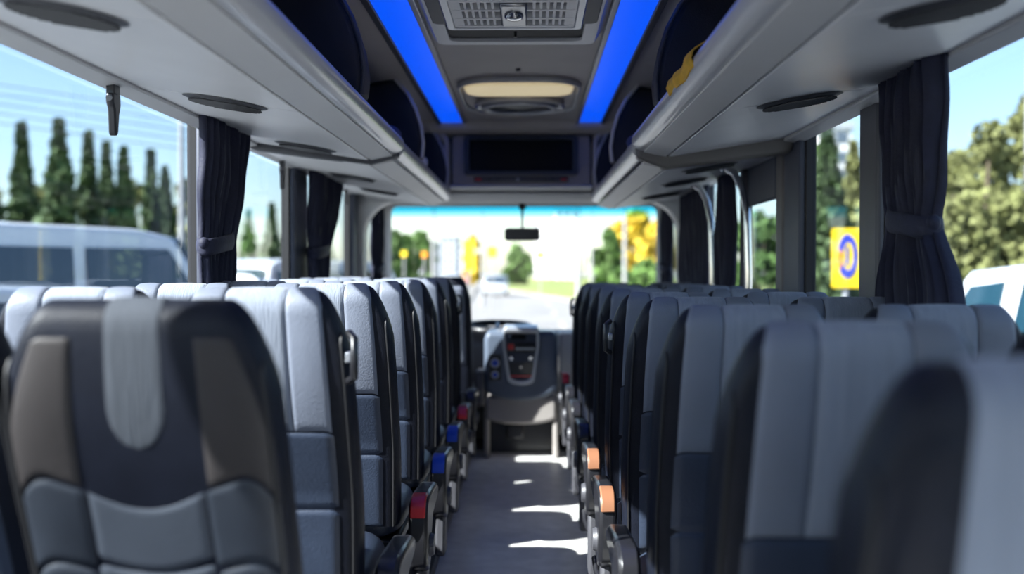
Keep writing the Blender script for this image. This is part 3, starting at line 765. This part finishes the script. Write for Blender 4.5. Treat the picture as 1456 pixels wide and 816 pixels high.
sw = thing('steering_wheel', (-.17, 6.78, -.385), 0, 'black steering wheel tilted low behind the driver seat', 'steering wheel')
tl = radians(4)
def wp(a, r=.225): return (r*cos(a), r*sin(a)*cos(tl), r*sin(a)*sin(tl))
MB().tube([wp(2*pi*k/48) for k in range(49)], .023, 12).build('rim', 'bplast', sw)
for a in (radians(90), radians(210), radians(330)):
    MB().tube([(0, 0, -.03), wp(a, .12), wp(a, .22)], [.022, .015, .012], 10).build('spoke', 'bplast', sw)
MB().ell((0, 0, -.03), (.075, .07, .03)).build('hub', 'dgrey', sw)
MB().cyl((0, 0, -.04), (0, .12, -.40), .03, .04).build('column', 'bplast', sw)

# ------------------------------------------------------------------ outside: ground
def ground(name, poly, z, m, label, thick=.05):
    o = MB().prism(poly, z-thick, z, 'z').build(name, m, smooth=False); o['kind'] = 'structure'; o['label'] = label; return o
ground('ground', [(-400, -60), (400, -60), (400, 700), (-400, 700)], GZ, 'asphalt', 'grey asphalt road around the bus', .3)
ground('ground', [(3.2, -10), (60, -10), (60, 22), (3.2, 22)], GZ+.28, 'asphalt', 'raised car park on the right', .27)
ground('ground', [(-70, 26), (-9, 26), (-9, 60), (-70, 60)], GZ+.15, 'grass', 'grass strip under the conifers', .14)
ground('ground', [(5, 48), (60, 48), (60, 50.5), (5.2, 50.5), (-4, 110), (-4.6, 108)], GZ+.12, 'pale', 'pale kerb and pavement at the right of the road', .11)
ground('ground', [(5.4, 50.5), (90, 50.5), (90, 300), (-8, 300), (-3.8, 110)], GZ+.15, 'grass', 'green verge at the right of the road', .14)
ground('ground', [(-30, 20), (-2.0, 20), (-6.5, 130), (-60, 130)], GZ+.10, 'pale', 'pale pavement at the left of the road', .09)
for k in range(9):
    y = 22+11*k
    if k == 0: continue
    o = MB().box(1.2-.03*k, 1.4-.03*k, y, y+4, GZ+.001, GZ+.012).build('lane_marking', 'pale')
    tag(o, '%s white lane dash on the road, counted from the bus' % ORD[k-1], 'road marking', 'white lane dashes on the road ahead')

# ------------------------------------------------------------------ trees
def leaves(m, pts, size, rnd):
    for c in pts:
        s = size*(.6+.8*rnd.random()); a = Vector((rnd.uniform(-1, 1), rnd.uniform(-1, 1), rnd.uniform(-1, 1))).normalized(); b = a.orthogonal().normalized()
        c = Vector(c); b2 = a.cross(b)*.7
        n_ = len(m.v); m.v += [tuple(c - b*s), tuple(c - b2*s), tuple(c + b*s), tuple(c + b2*s)]; m.f.append((n_, n_+1, n_+2, n_+3))
def raw(m, name, mt, parent):
    me = bpy.data.meshes.new(name); me.from_pydata(m.v, [], m.f); me.materials.append(M[mt])
    o = bpy.data.objects.new(name, me); COL.objects.link(o); o.parent = parent; return o
def conifer(x, y, z, h, r, label, mt='cypress', seed=0, n=2600, group='row of dark conifers beyond the car park', cat='tree'):
    rnd = random.Random(seed); t = thing('conifer_tree', (x, y, z), 0, label, cat, group)
    pts = []
    for _ in range(n):
        f = rnd.random()**1.25; zz = h*(.08+.92*f)
        a = rnd.random()*2*pi; q = sqrt(rnd.random()); rr = r*1.25*(1-f)**.95*(.5 + .5*min(1, f/.08)) * (.80 + .16*sin(zz*4.3+seed+2*a) + .10*sin(zz*11+3*a) + .30*rnd.random()**3)
        pts.append((rr*q*cos(a), rr*q*sin(a), zz))
    m = MB(); leaves(m, pts, h*.028, rnd); raw(m, 'foliage', mt, t)
    MB().cyl((0, 0, 0), (0, 0, h*.92), r*.14, .02, 8).build('trunk', 'bark', t)
    return t
def broadleaf(x, y, z, h, r, label, mt='olive', seed=0, n=5200, trunk=.35, group=None, leaf=.13):
    rnd = random.Random(seed); t = thing('leafy_tree', (x, y, z), 0, label, 'tree', group)
    cl = []
    for k in range(26):
        f = rnd.random(); a = rnd.random()*2*pi; zz = h*(trunk + (1-trunk)*f); env = sin(pi*min(1, .12+.88*f))**.6
        cl.append((r*.75*env*cos(a)*rnd.random()**.5, r*.75*env*sin(a)*rnd.random()**.5, zz*.95, r*(.22+.22*rnd.random())*(1-.3*f)))
    cl.append((0, 0, h*.92, r*.2))
    m = MB(); pts = []
    for _ in range(n):
        c = rnd.choice(cl); v = Vector((rnd.gauss(0, 1), rnd.gauss(0, 1), rnd.gauss(0, 1))).normalized()*c[3]*rnd.random()**.35
        pts.append((c[0]+v.x, c[1]+v.y, c[2]+v.z))
    leaves(m, pts, leaf, rnd); raw(m, 'foliage', mt, t)
    mt_ = MB(); mt_.tube([(0, 0, 0), (.05*r, 0, h*.3), (-.03*r, .02, h*.6), (0, 0, h*.9)], [h*.022, h*.017, h*.011, .02], 8)
    for c in cl[:10]: mt_.tube([(0, 0, c[2]*.55), (c[0]*.5, c[1]*.5, c[2]*.8), (c[0], c[1], c[2])], [h*.008, h*.006, .01], 5)
    mt_.build('trunk', 'bark', t)
    return t
def px(x, d): return (x-752)/FPX*d+.05
def pz(y, d): return (385-y)/FPX*d
for k, (X, T, D, wd) in enumerate(((-22, 215, 40, 30), (26, 176, 38, 34), (80, 170, 36, 46), (122, 188, 38, 30), (148, 203, 40, 26), (173, 210, 37, 32), (212, 214, 40, 22), (232, 238, 44, 30))):
    z = GZ+.15
    wh = ('leftmost in the window', 'tall dark conifer second from the left edge', 'tallest and widest, centre of the left window')
    lb = {0: 'dark conifer cut by the left edge of the photo', 1: 'narrow dark conifer, first full one from the left', 2: 'tallest and widest dark conifer in the big left window', 3: 'dark conifer right of the widest one',
          4: 'slim dark conifer, second right of the widest one', 5: 'conical dark conifer under the hanging hammer', 6: 'short slim conifer left of the utility pole', 7: 'low conifer just left of the utility pole'}.get(k, 'dark conifer beyond the left edge of the view')
    conifer(px(X, D), D, z, pz(T, D)-z, wd/FPX*D*.85, lb, seed=k+1, n=3600)
for k, (X, T, D, wd) in enumerate(((50, 262, 52, 120), (115, 268, 54, 100), (190, 262, 52, 110), (262, 258, 50, 100), (-30, 266, 52, 120))):
    lb = ('low green tree behind the first two conifers', 'low green tree behind the widest conifer', 'low green tree behind the conical conifer', 'green tree behind the utility pole', 'low green tree at the left edge behind the conifers')[k]
    broadleaf(px(X, D), D, GZ, pz(T, D)-GZ, wd/FPX*D*.6, lb, 'olive', 20+k, 2600, .05, 'low trees behind the conifers', .2)
for k, (X, T, D, wd, mt_) in enumerate(((385, 290, 34, 44, 'cypress'), (412, 275, 40, 30, 'cypress'), (458, 290, 38, 44, 'green'), (352, 300, 40, 40, 'green'))):
    lb = ('dark conifer seen through the second left window', 'slim dark conifer behind the wide left pillar', 'green conifer seen beside the second left curtain', 'small green conifer right of the near left curtain')[k]
    conifer(px(X, D), D, GZ, pz(T, D)-GZ, wd/FPX*D*.6, lb, mt_, 40+k)
# right side trees
R = [(1400, 175, 22, 250, 'tall loose olive tree in the right window nearest the camera'), (1460, 120, 24, 170, 'tall olive tree at the right edge of the photo'),
     (1352, 215, 28, 130, 'smaller olive tree beside the large right curtain'), (1170, 190, 26, 70, 'dark green tree right of the right window pillar')]
for k, (X, T, D, wd, lb) in enumerate(R):
    broadleaf(px(X, D), D, GZ+.1, pz(T, D)-GZ-.1, wd/FPX*D*.52, lb, 'olive' if k < 3 else 'green', 60+k, 6500, .18, 'trees outside the right windows', .10)
conifer(px(1172, 24), 24, GZ, pz(175, 24)-GZ, .9, 'dark conifer through the narrow right window', 'cypress', 71, group='conifers outside the right windows')
conifer(px(1210, 30), 30, GZ, pz(205, 30)-GZ, 1.0, 'olive conifer behind the yellow sign', 'olive', 72, group='conifers outside the right windows')
broadleaf(px(1240, 30), 30, GZ, pz(260, 30)-GZ, 2.2, 'olive tree behind the yellow sign', 'olive', 75, 4000, .05, None, .14)
broadleaf(px(1075, 30), 30, GZ, pz(300, 30)-GZ, 1.4, 'green tree through the right door bay glass', 'green', 73, 3000, .1, None, .14)
# through the windscreen
F = [(905, 305, 95, 70, 'ygreen', 'yellow leaved tree at the right of the windscreen'), (865, 325, 80, 34, 'green', 'green tree left of the yellow leaved tree'),
     (935, 315, 85, 40, 'ygreen', 'yellow leaved tree cut by the right windscreen edge'), (575, 335, 90, 34, 'green', 'dark green tree at the left of the windscreen'),
     (600, 328, 100, 34, 'green', 'green tree second from the left windscreen edge'), (560, 330, 80, 30, 'green', 'green tree against the left windscreen edge'),
     (735, 350, 130, 34, 'green', 'dark green tree under the mirror'), (672, 335, 120, 20, 'ygreen', 'small yellow tree behind the yellow signs'), (915, 378, 70, 60, 'green', 'low green bush under the yellow leaved tree')]
for k, (X, T, D, wd, mt_, lb) in enumerate(F):
    broadleaf(px(X, D), D, GZ, pz(T, D)-GZ, wd/FPX*D*.80, lb, mt_, 90+k, 3200, .10, 'roadside trees through the windscreen', .35)

# ------------------------------------------------------------------ poles, wires, signs
def pole(x, y, h, r, label, arm=0, name='street_pole'):
    t = thing(name, (x, y, GZ), 0, label, 'pole', 'roadside poles')
    MB().cyl((0, 0, 0), (0, 0, h), r, r*.6, 12).build('shaft', 'pole', t)
    MB().cyl((0, 0, 0), (0, 0, .4), r*1.5, r*1.4, 12).build('base', 'pole', t)
    if arm:
        MB().tube([(0, 0, h*.96), (arm*.5, 0, h*1.0), (arm, 0, h*1.01)], r*.4, 8).build('arm', 'pole', t)
    return t
D = 30; pole(px(256, D), D, pz(150, D)-GZ, .12, 'grey utility pole left of the near left curtain', 0)
D = 22; pole(px(1454, D), D, pz(-30, D)-GZ, .09, 'tall grey pole at the right edge of the photo')
D = 60; pole(px(822, D), D, pz(285, D)-GZ, .15, 'thick lamp post right of the mirror', -2)
pole(px(888, D), D, pz(285, D)-GZ, .14, 'thick lamp post before the yellow leaved tree', -2)
pole(px(841, 75), 75, pz(300, 75)-GZ, .13, 'thinner post between two thick lamp posts')
pole(px(616, 70), 70, pz(285, 70)-GZ, .14, 'lamp post at the left side of the road ahead', 2)
pole(px(686, 55), 55, pz(300, 55)-GZ, .08, 'slim post left of the mirror carrying yellow signs')
D = 30
wi = MB()
for k in range(5):
    x0 = px(256, D); z0 = 4.75-.28*k
    o = MB().tube([(x0-60, 10, z0+9.0), (x0-30, 20, z0+3.6), (x0, 30, z0+.1), (x0+30, 40, z0-1), (x0+60, 50, z0)], .014, 6).build('overhead_wire', 'wire')
    tag(o, 'thin overhead wire beyond the left window, %s' % ('topmost of five', 'second from the top', 'middle of five', 'second from the bottom', 'lowest of five')[k], 'wire', 'overhead wires beyond the left window')
def sign_board(x, y, z, w_, h_, m_, label, mark=None):
    t = thing('road_sign', (x, y, GZ), 0, label, 'sign')
    MB().cyl((0, .04, 0), (0, .04, z-GZ+h_*.4), .04, .04, 10).build('post', 'pole', t)
    zc = z-GZ
    MB().prism(rrect(-w_/2, w_/2, zc-h_/2, zc+h_/2, w_*.06), -.02, .0).build('board', m_, t)
    if mark:
        n_ = 40
        O = [(w_*.33*cos(2*pi*k/n_), zc+h_*.03+h_*.37*sin(2*pi*k/n_)) for k in range(n_)]; I = [(.01+w_*.18*cos(2*pi*k/n_), zc+h_*.03+h_*.23*sin(2*pi*k/n_)) for k in range(n_)]
        MB().ring(O, I, -.03, -.02).build('blue_ring', 'signblue', t)
        MB().prism([(p[0]*.95, p[1]) for p in I], -.026, -.02).build('ring_centre', 'signy', t)
        MB().prism([(-w_*.26+w_*.10*cos(2*pi*k/24), zc-h_*.02+h_*.16*sin(2*pi*k/24)) for k in range(24)], -.034, -.03).build('red_mark', 'signorange', t)
        MB().box(-w_*.05, w_*.02, -.036, -.026, zc-h_*.12, zc+h_*.20).build('blue_stroke', 'signblue', t)
    return t
D = 12
sign_board(px(1201, D), D, pz(367, D), .36, .72, 'signy', 'yellow sign with a blue ring through the narrow right window', True)
so2 = sign_board(px(1252, 13), 13, pz(362, 13), .30, .60, 'signorange', 'orange sign partly hidden by the large right curtain')
for k, (m_, za, zb_) in enumerate((('signy', .30, .36), ('signwhite', .18, .24), ('signblue', .06, .12))):
    zc = pz(362, 13)-GZ
    MB().box(-.13, .13, -.028, -.02, zc-.3+za, zc-.3+zb_).build('stripe', m_, so2)
sign_board(px(667, 45), 45, pz(362, 45), .50, 1.35, 'signy', 'tall yellow sign over the pavement, left of the small one')
sign_board(px(700, 50), 50, pz(358, 50), .50, .55, 'signy', 'small yellow sign just left of the mirror')
sign_board(px(574, 60), 60, pz(361, 60), .30, .34, 'signy', 'tiny yellow sign at the far left of the windscreen')
sign_board(px(603, 60), 60, pz(362, 60), .32, .36, 'signorange', 'small orange sign left of the road ahead')
sign_board(px(768, 70), 70, pz(362, 70), .45, .45, 'signorange', 'small orange sign under the right end of the mirror')

# ------------------------------------------------------------------ buildings
def building(x, y, w_, d_, h_, nf, nc, label, m_='bwhite'):
    t = thing('building', (x, y, GZ), 0, label, 'building', 'far buildings')
    MB().box(-w_/2, w_/2, 0, d_, 0, h_).build('wall', m_, t)
    MB().box(-w_/2-.2, w_/2+.2, -.2, d_+.2, h_, h_+.5).build('roof', 'bgrey', t)
    for i in range(nc):
        for j in range(nf):
            cx = -w_/2 + w_*(i+.5)/nc; cz = h_*(j+.55)/nf
            MB().box(cx-w_/nc*.28, cx+w_/nc*.28, -.06, .05, cz-h_/nf*.28, cz+h_/nf*.25).build('window', 'bwin', t)
    return t
for (X0, X1, T, D, nf, nc, m_, lb) in ((790, 822, 300, 210, 7, 3, 'bwhite', 'white tower block right of the mirror'), (760, 786, 318, 230, 6, 3, 'bwhite', 'white block behind the mirror'),
        (625, 650, 338, 260, 6, 3, 'bgrey', 'grey city block left of the road ahead'), (596, 622, 346, 280, 5, 3, 'bgrey', 'low grey block at the left of the skyline'), (650, 664, 350, 300, 5, 2, 'bwhite', 'small pale block on the skyline left of the signs')):
    building((px(X0, D)+px(X1, D))/2, D, (X1-X0)/FPX*D, 12, pz(T, D)-GZ, nf, nc, lb, m_)
building(px(1193, 70), 70, 28/FPX*70, 5, pz(185, 70)-GZ, 9, 1, 'tall white tower through the narrow right window')

# ------------------------------------------------------------------ vehicles
def vehicle(name, x, y, z, rz, L, W, H, profile, wins, paint, gl, label, cat='car', group=None, hood=.0):
    t = thing(name, (x, y, z), rz, label, cat, group)
    # lofted body: side outline swept across the width, upper body leaning inwards
    n_ = len(profile); m = MB(); rows = []
    for k in range(9):
        s = -1 + 2*k/8; row = []
        for (a, b) in profile:
            hh = max(0, (b-.5)/.5)
            xx = W/2*s*(1-.13*hh**1.3) ; squash = 1-.035*abs(s)**4
            row.append((xx, L*(a-.5)*squash, H*(b if b < .95 else b-.02*s*s)))
        rows.append(row)
    m.grid(lambda u, v: rows[int(round(u*8))][int(round(v*(n_-1)))] if v < 1.01 else None, 9, n_, capu=True)
    m.f.append  # keep outline closed below
    for k in range(8): m.f.append((k*n_, (k+1)*n_, (k+1)*n_+n_-1, k*n_+n_-1))
    m.build('body', paint, t, bevel=.05, seg=3, ang=35)
    for sd in (-1, 1):
        for wn in wins['side']:
            P = []
            for (a, b) in wn:
                hh = max(0, (b-.5)/.5); P.append((sd*(W/2*(1-.13*hh**1.3)+.006), L*(a-.5)*.968, H*b))
            Q = [(p[0]-sd*.03, p[1], p[2]) for p in P]; q = len(P)
            MB().add(P+Q, [tuple(range(q)), tuple(range(2*q-1, q-1, -1))]+[(i, (i+1) % q, (i+1) % q+q, i+q) for i in range(q)]).build('side_window', gl, t)
    for (a0, b0, a1, b1) in wins['ends']:
        w0 = W/2*(1-.13*max(0, (b0-.5)/.5)**1.3)*.88; w1 = W/2*(1-.13*max(0, (b1-.5)/.5)**1.3)*.86
        o = .012 if a0 > .5 else -.012
        P = [(-w0, L*(a0-.5)+o, H*b0), (w0, L*(a0-.5)+o, H*b0), (w1, L*(a1-.5)+o, H*b1+.01), (-w1, L*(a1-.5)+o, H*b1+.01)]
        Q = [(p[0], p[1]-o*3, p[2]-.02) for p in P]
        MB().add(P+Q, [(0,1,2,3), (7,6,5,4), (0,1,5,4), (1,2,6,5), (2,3,7,6), (3,0,4,7)]).build('windscreen' if a0 > .5 else 'rear_window', gl, t)
    rw_ = .165*H if H > 1.9 else .20*H
    for sd in (-1, 1):
        for a in (.19, .81):
            wl = MB().cyl((sd*(W/2-.20), L*(a-.5), rw_), (sd*(W/2+.01), L*(a-.5), rw_), rw_, rw_, 26).build('wheel', 'tyre', t, bevel=.02)
            MB().cyl((sd*(W/2-.0), L*(a-.5), rw_), (sd*(W/2+.02), L*(a-.5), rw_), rw_*.6, rw_*.5, 20).build('hubcap', 'silver', wl)
    for sd in (-1, 1):
        MB().ell((sd*W*.36, L*.485, H*.40), (.12, .05, .07)).build('headlight', 'signwhite', t)
        MB().ell((sd*W*.40, -L*.485, H*.42), (.08, .04, .12)).build('tail_light', 'red', t)
        MB().ell((sd*(W/2+.09), L*wins['mir'], H*.60), (.10, .05, .07)).build('wing_mirror', paint, t)
    return t
VAN = [(0.0, .14), (0, .45), (.01, .80), (.03, .96), (.08, 1.0), (.40, 1.0), (.70, .99), (.78, .94), (.89, .60), (.97, .50), (1.0, .36), (1.0, .14)]
VANW = dict(side=[[(.05, .56), (.05, .88), (.27, .88), (.27, .56)], [(.30, .56), (.30, .88), (.54, .88), (.54, .56)], [(.57, .56), (.57, .88), (.765, .88), (.855, .60), (.855, .56)]],
            ends=[(.895, .62, .80, .93), (.006, .56, .022, .90)], mir=.33)
SUV = [(0.0, .18), (0, .45), (.015, .62), (.07, .93), (.14, .99), (.35, 1.0), (.55, .97), (.70, .66), (.75, .62), (.95, .52), (1.0, .42), (1.0, .18)]
SUVW = dict(side=[[(.09, .60), (.13, .89), (.24, .91), (.24, .60)], [(.27, .60), (.27, .91), (.39, .91), (.41, .60)], [(.45, .60), (.44, .91), (.53, .89), (.64, .62), (.63, .60)]],
            ends=[(.705, .66, .56, .95), (.02, .64, .07, .93)], mir=.16)
vehicle('parked_van', -6.0, 11.5, GZ, radians(-37), 5.6, 2.0, 2.52, VAN, VANW, 'carwhite', 'carglass', 'long white van parked beyond the big left window', 'van', 'white vans outside')
vehicle('parked_van', -10.2, 13.6, GZ, radians(-37), 5.4, 2.0, 2.55, VAN, VANW, 'carwhite', 'carglass', 'white van at the far left of the car park', 'van', 'white vans outside')
vehicle('parked_car', -4.55, 8.85, GZ, radians(-37), 4.6, 1.85, 1.86, SUV, SUVW, 'carsilver', 'carglass', 'silver off-road car parked in front of the long white van', 'car')
vehicle('parked_car', px(385, 18), 18, GZ, radians(-35), 4.4, 1.8, 1.6, SUV, SUVW, 'carred', 'carglass', 'red car low in the second left window', 'car')
vehicle('parked_van', px(455, 22), 22, GZ, radians(-30), 5.2, 1.9, 2.2, VAN, VANW, 'carwhite', 'carglass', 'white van beyond the second left curtain', 'van', 'white vans outside')
vehicle('parked_car', 3.74, 6.30, GZ+.28, radians(3), 4.5, 1.85, 1.76, SUV, SUVW, 'carwhite', 'carglass2', 'white off-road car with blue glass outside the right window', 'car')
vehicle('parked_car', 8.2, 13.5, GZ+.28, radians(120), 4.5, 1.85, 1.85, SUV, SUVW, 'carsilver', 'carglass', 'silver car behind the white off-road car', 'car')
vehicle('moving_car', px(703, 75), 78, GZ, radians(2), 4.4, 1.9, 1.6, SUV, SUVW, 'carsilver', 'carglass', 'silver car driving away on the road ahead', 'car')
vehicle('moving_car', px(640, 95), 98, GZ, radians(4), 4.6, 1.9, 1.6, SUV, SUVW, 'carwhite', 'carglass', 'white car far away at the left of the road', 'car')

# ------------------------------------------------------------------ person walking at the left kerb
pp = thing('person', (px(661, 58), 58, GZ+.1), 0, 'person in dark and red clothing walking at the left kerb', 'person')
def skin(name, joints, edges, m_, parent):
    me = bpy.data.meshes.new(name); me.from_pydata([j[0] for j in joints], edges, []); me.materials.append(M[m_])
    o = bpy.data.objects.new(name, me); COL.objects.link(o); o.parent = parent
    o.modifiers.new('skin', 'SKIN')
    for i, j in enumerate(joints): me.skin_vertices[0].data[i].radius = (j[1], j[1])
    me.skin_vertices[0].data[0].use_root = True
    s_ = o.modifiers.new('sub', 'SUBSURF'); s_.levels = 1; s_.render_levels = 2
    return o
J = [((0, 0, .95), .13), ((0, 0, 1.15), .12), ((0, 0, 1.38), .14), ((0, 0, 1.50), .055), ((0, .01, 1.60), .085), ((0, .01, 1.72), .08),
     ((-.10, 0, .90), .09), ((-.11, .16, .50), .06), ((-.11, .10, .08), .04), ((-.11, .24, .03), .035),
     ((.10, 0, .90), .09), ((.11, -.08, .50), .06), ((.11, -.30, .12), .04), ((.11, -.20, .04), .035),
     ((-.20, 0, 1.40), .06), ((-.27, -.06, 1.14), .045), ((-.27, .06, .90), .032), ((-.27, .10, .82), .028),
     ((.20, 0, 1.40), .06), ((.27, .04, 1.14), .045), ((.27, .20, .95), .032), ((.27, .26, .90), .028)]
E = [(0,1),(1,2),(2,3),(3,4),(4,5),(0,6),(6,7),(7,8),(8,9),(0,10),(10,11),(11,12),(12,13),(2,14),(14,15),(15,16),(16,17),(2,18),(18,19),(19,20),(20,21)]
bd = skin('body', J, E, 'skin', pp)
def over(name, idx, edges, g, m_):
    skin(name, [(J[i][0], J[i][1]+g) for i in idx], edges, m_, bd)
over('jacket', [2, 1, 0, 14, 15, 16, 18, 19, 20], [(0,1),(1,2),(0,3),(3,4),(4,5),(0,6),(6,7),(7,8)], .018, 'cloth_r')
over('trousers', [0, 6, 7, 8, 10, 11, 12], [(0,1),(1,2),(2,3),(0,4),(4,5),(5,6)], .016, 'cloth_d')
MB().ell((0, -.01, 1.70), (.095, .105, .10)).build('hair', 'bplast', bd)
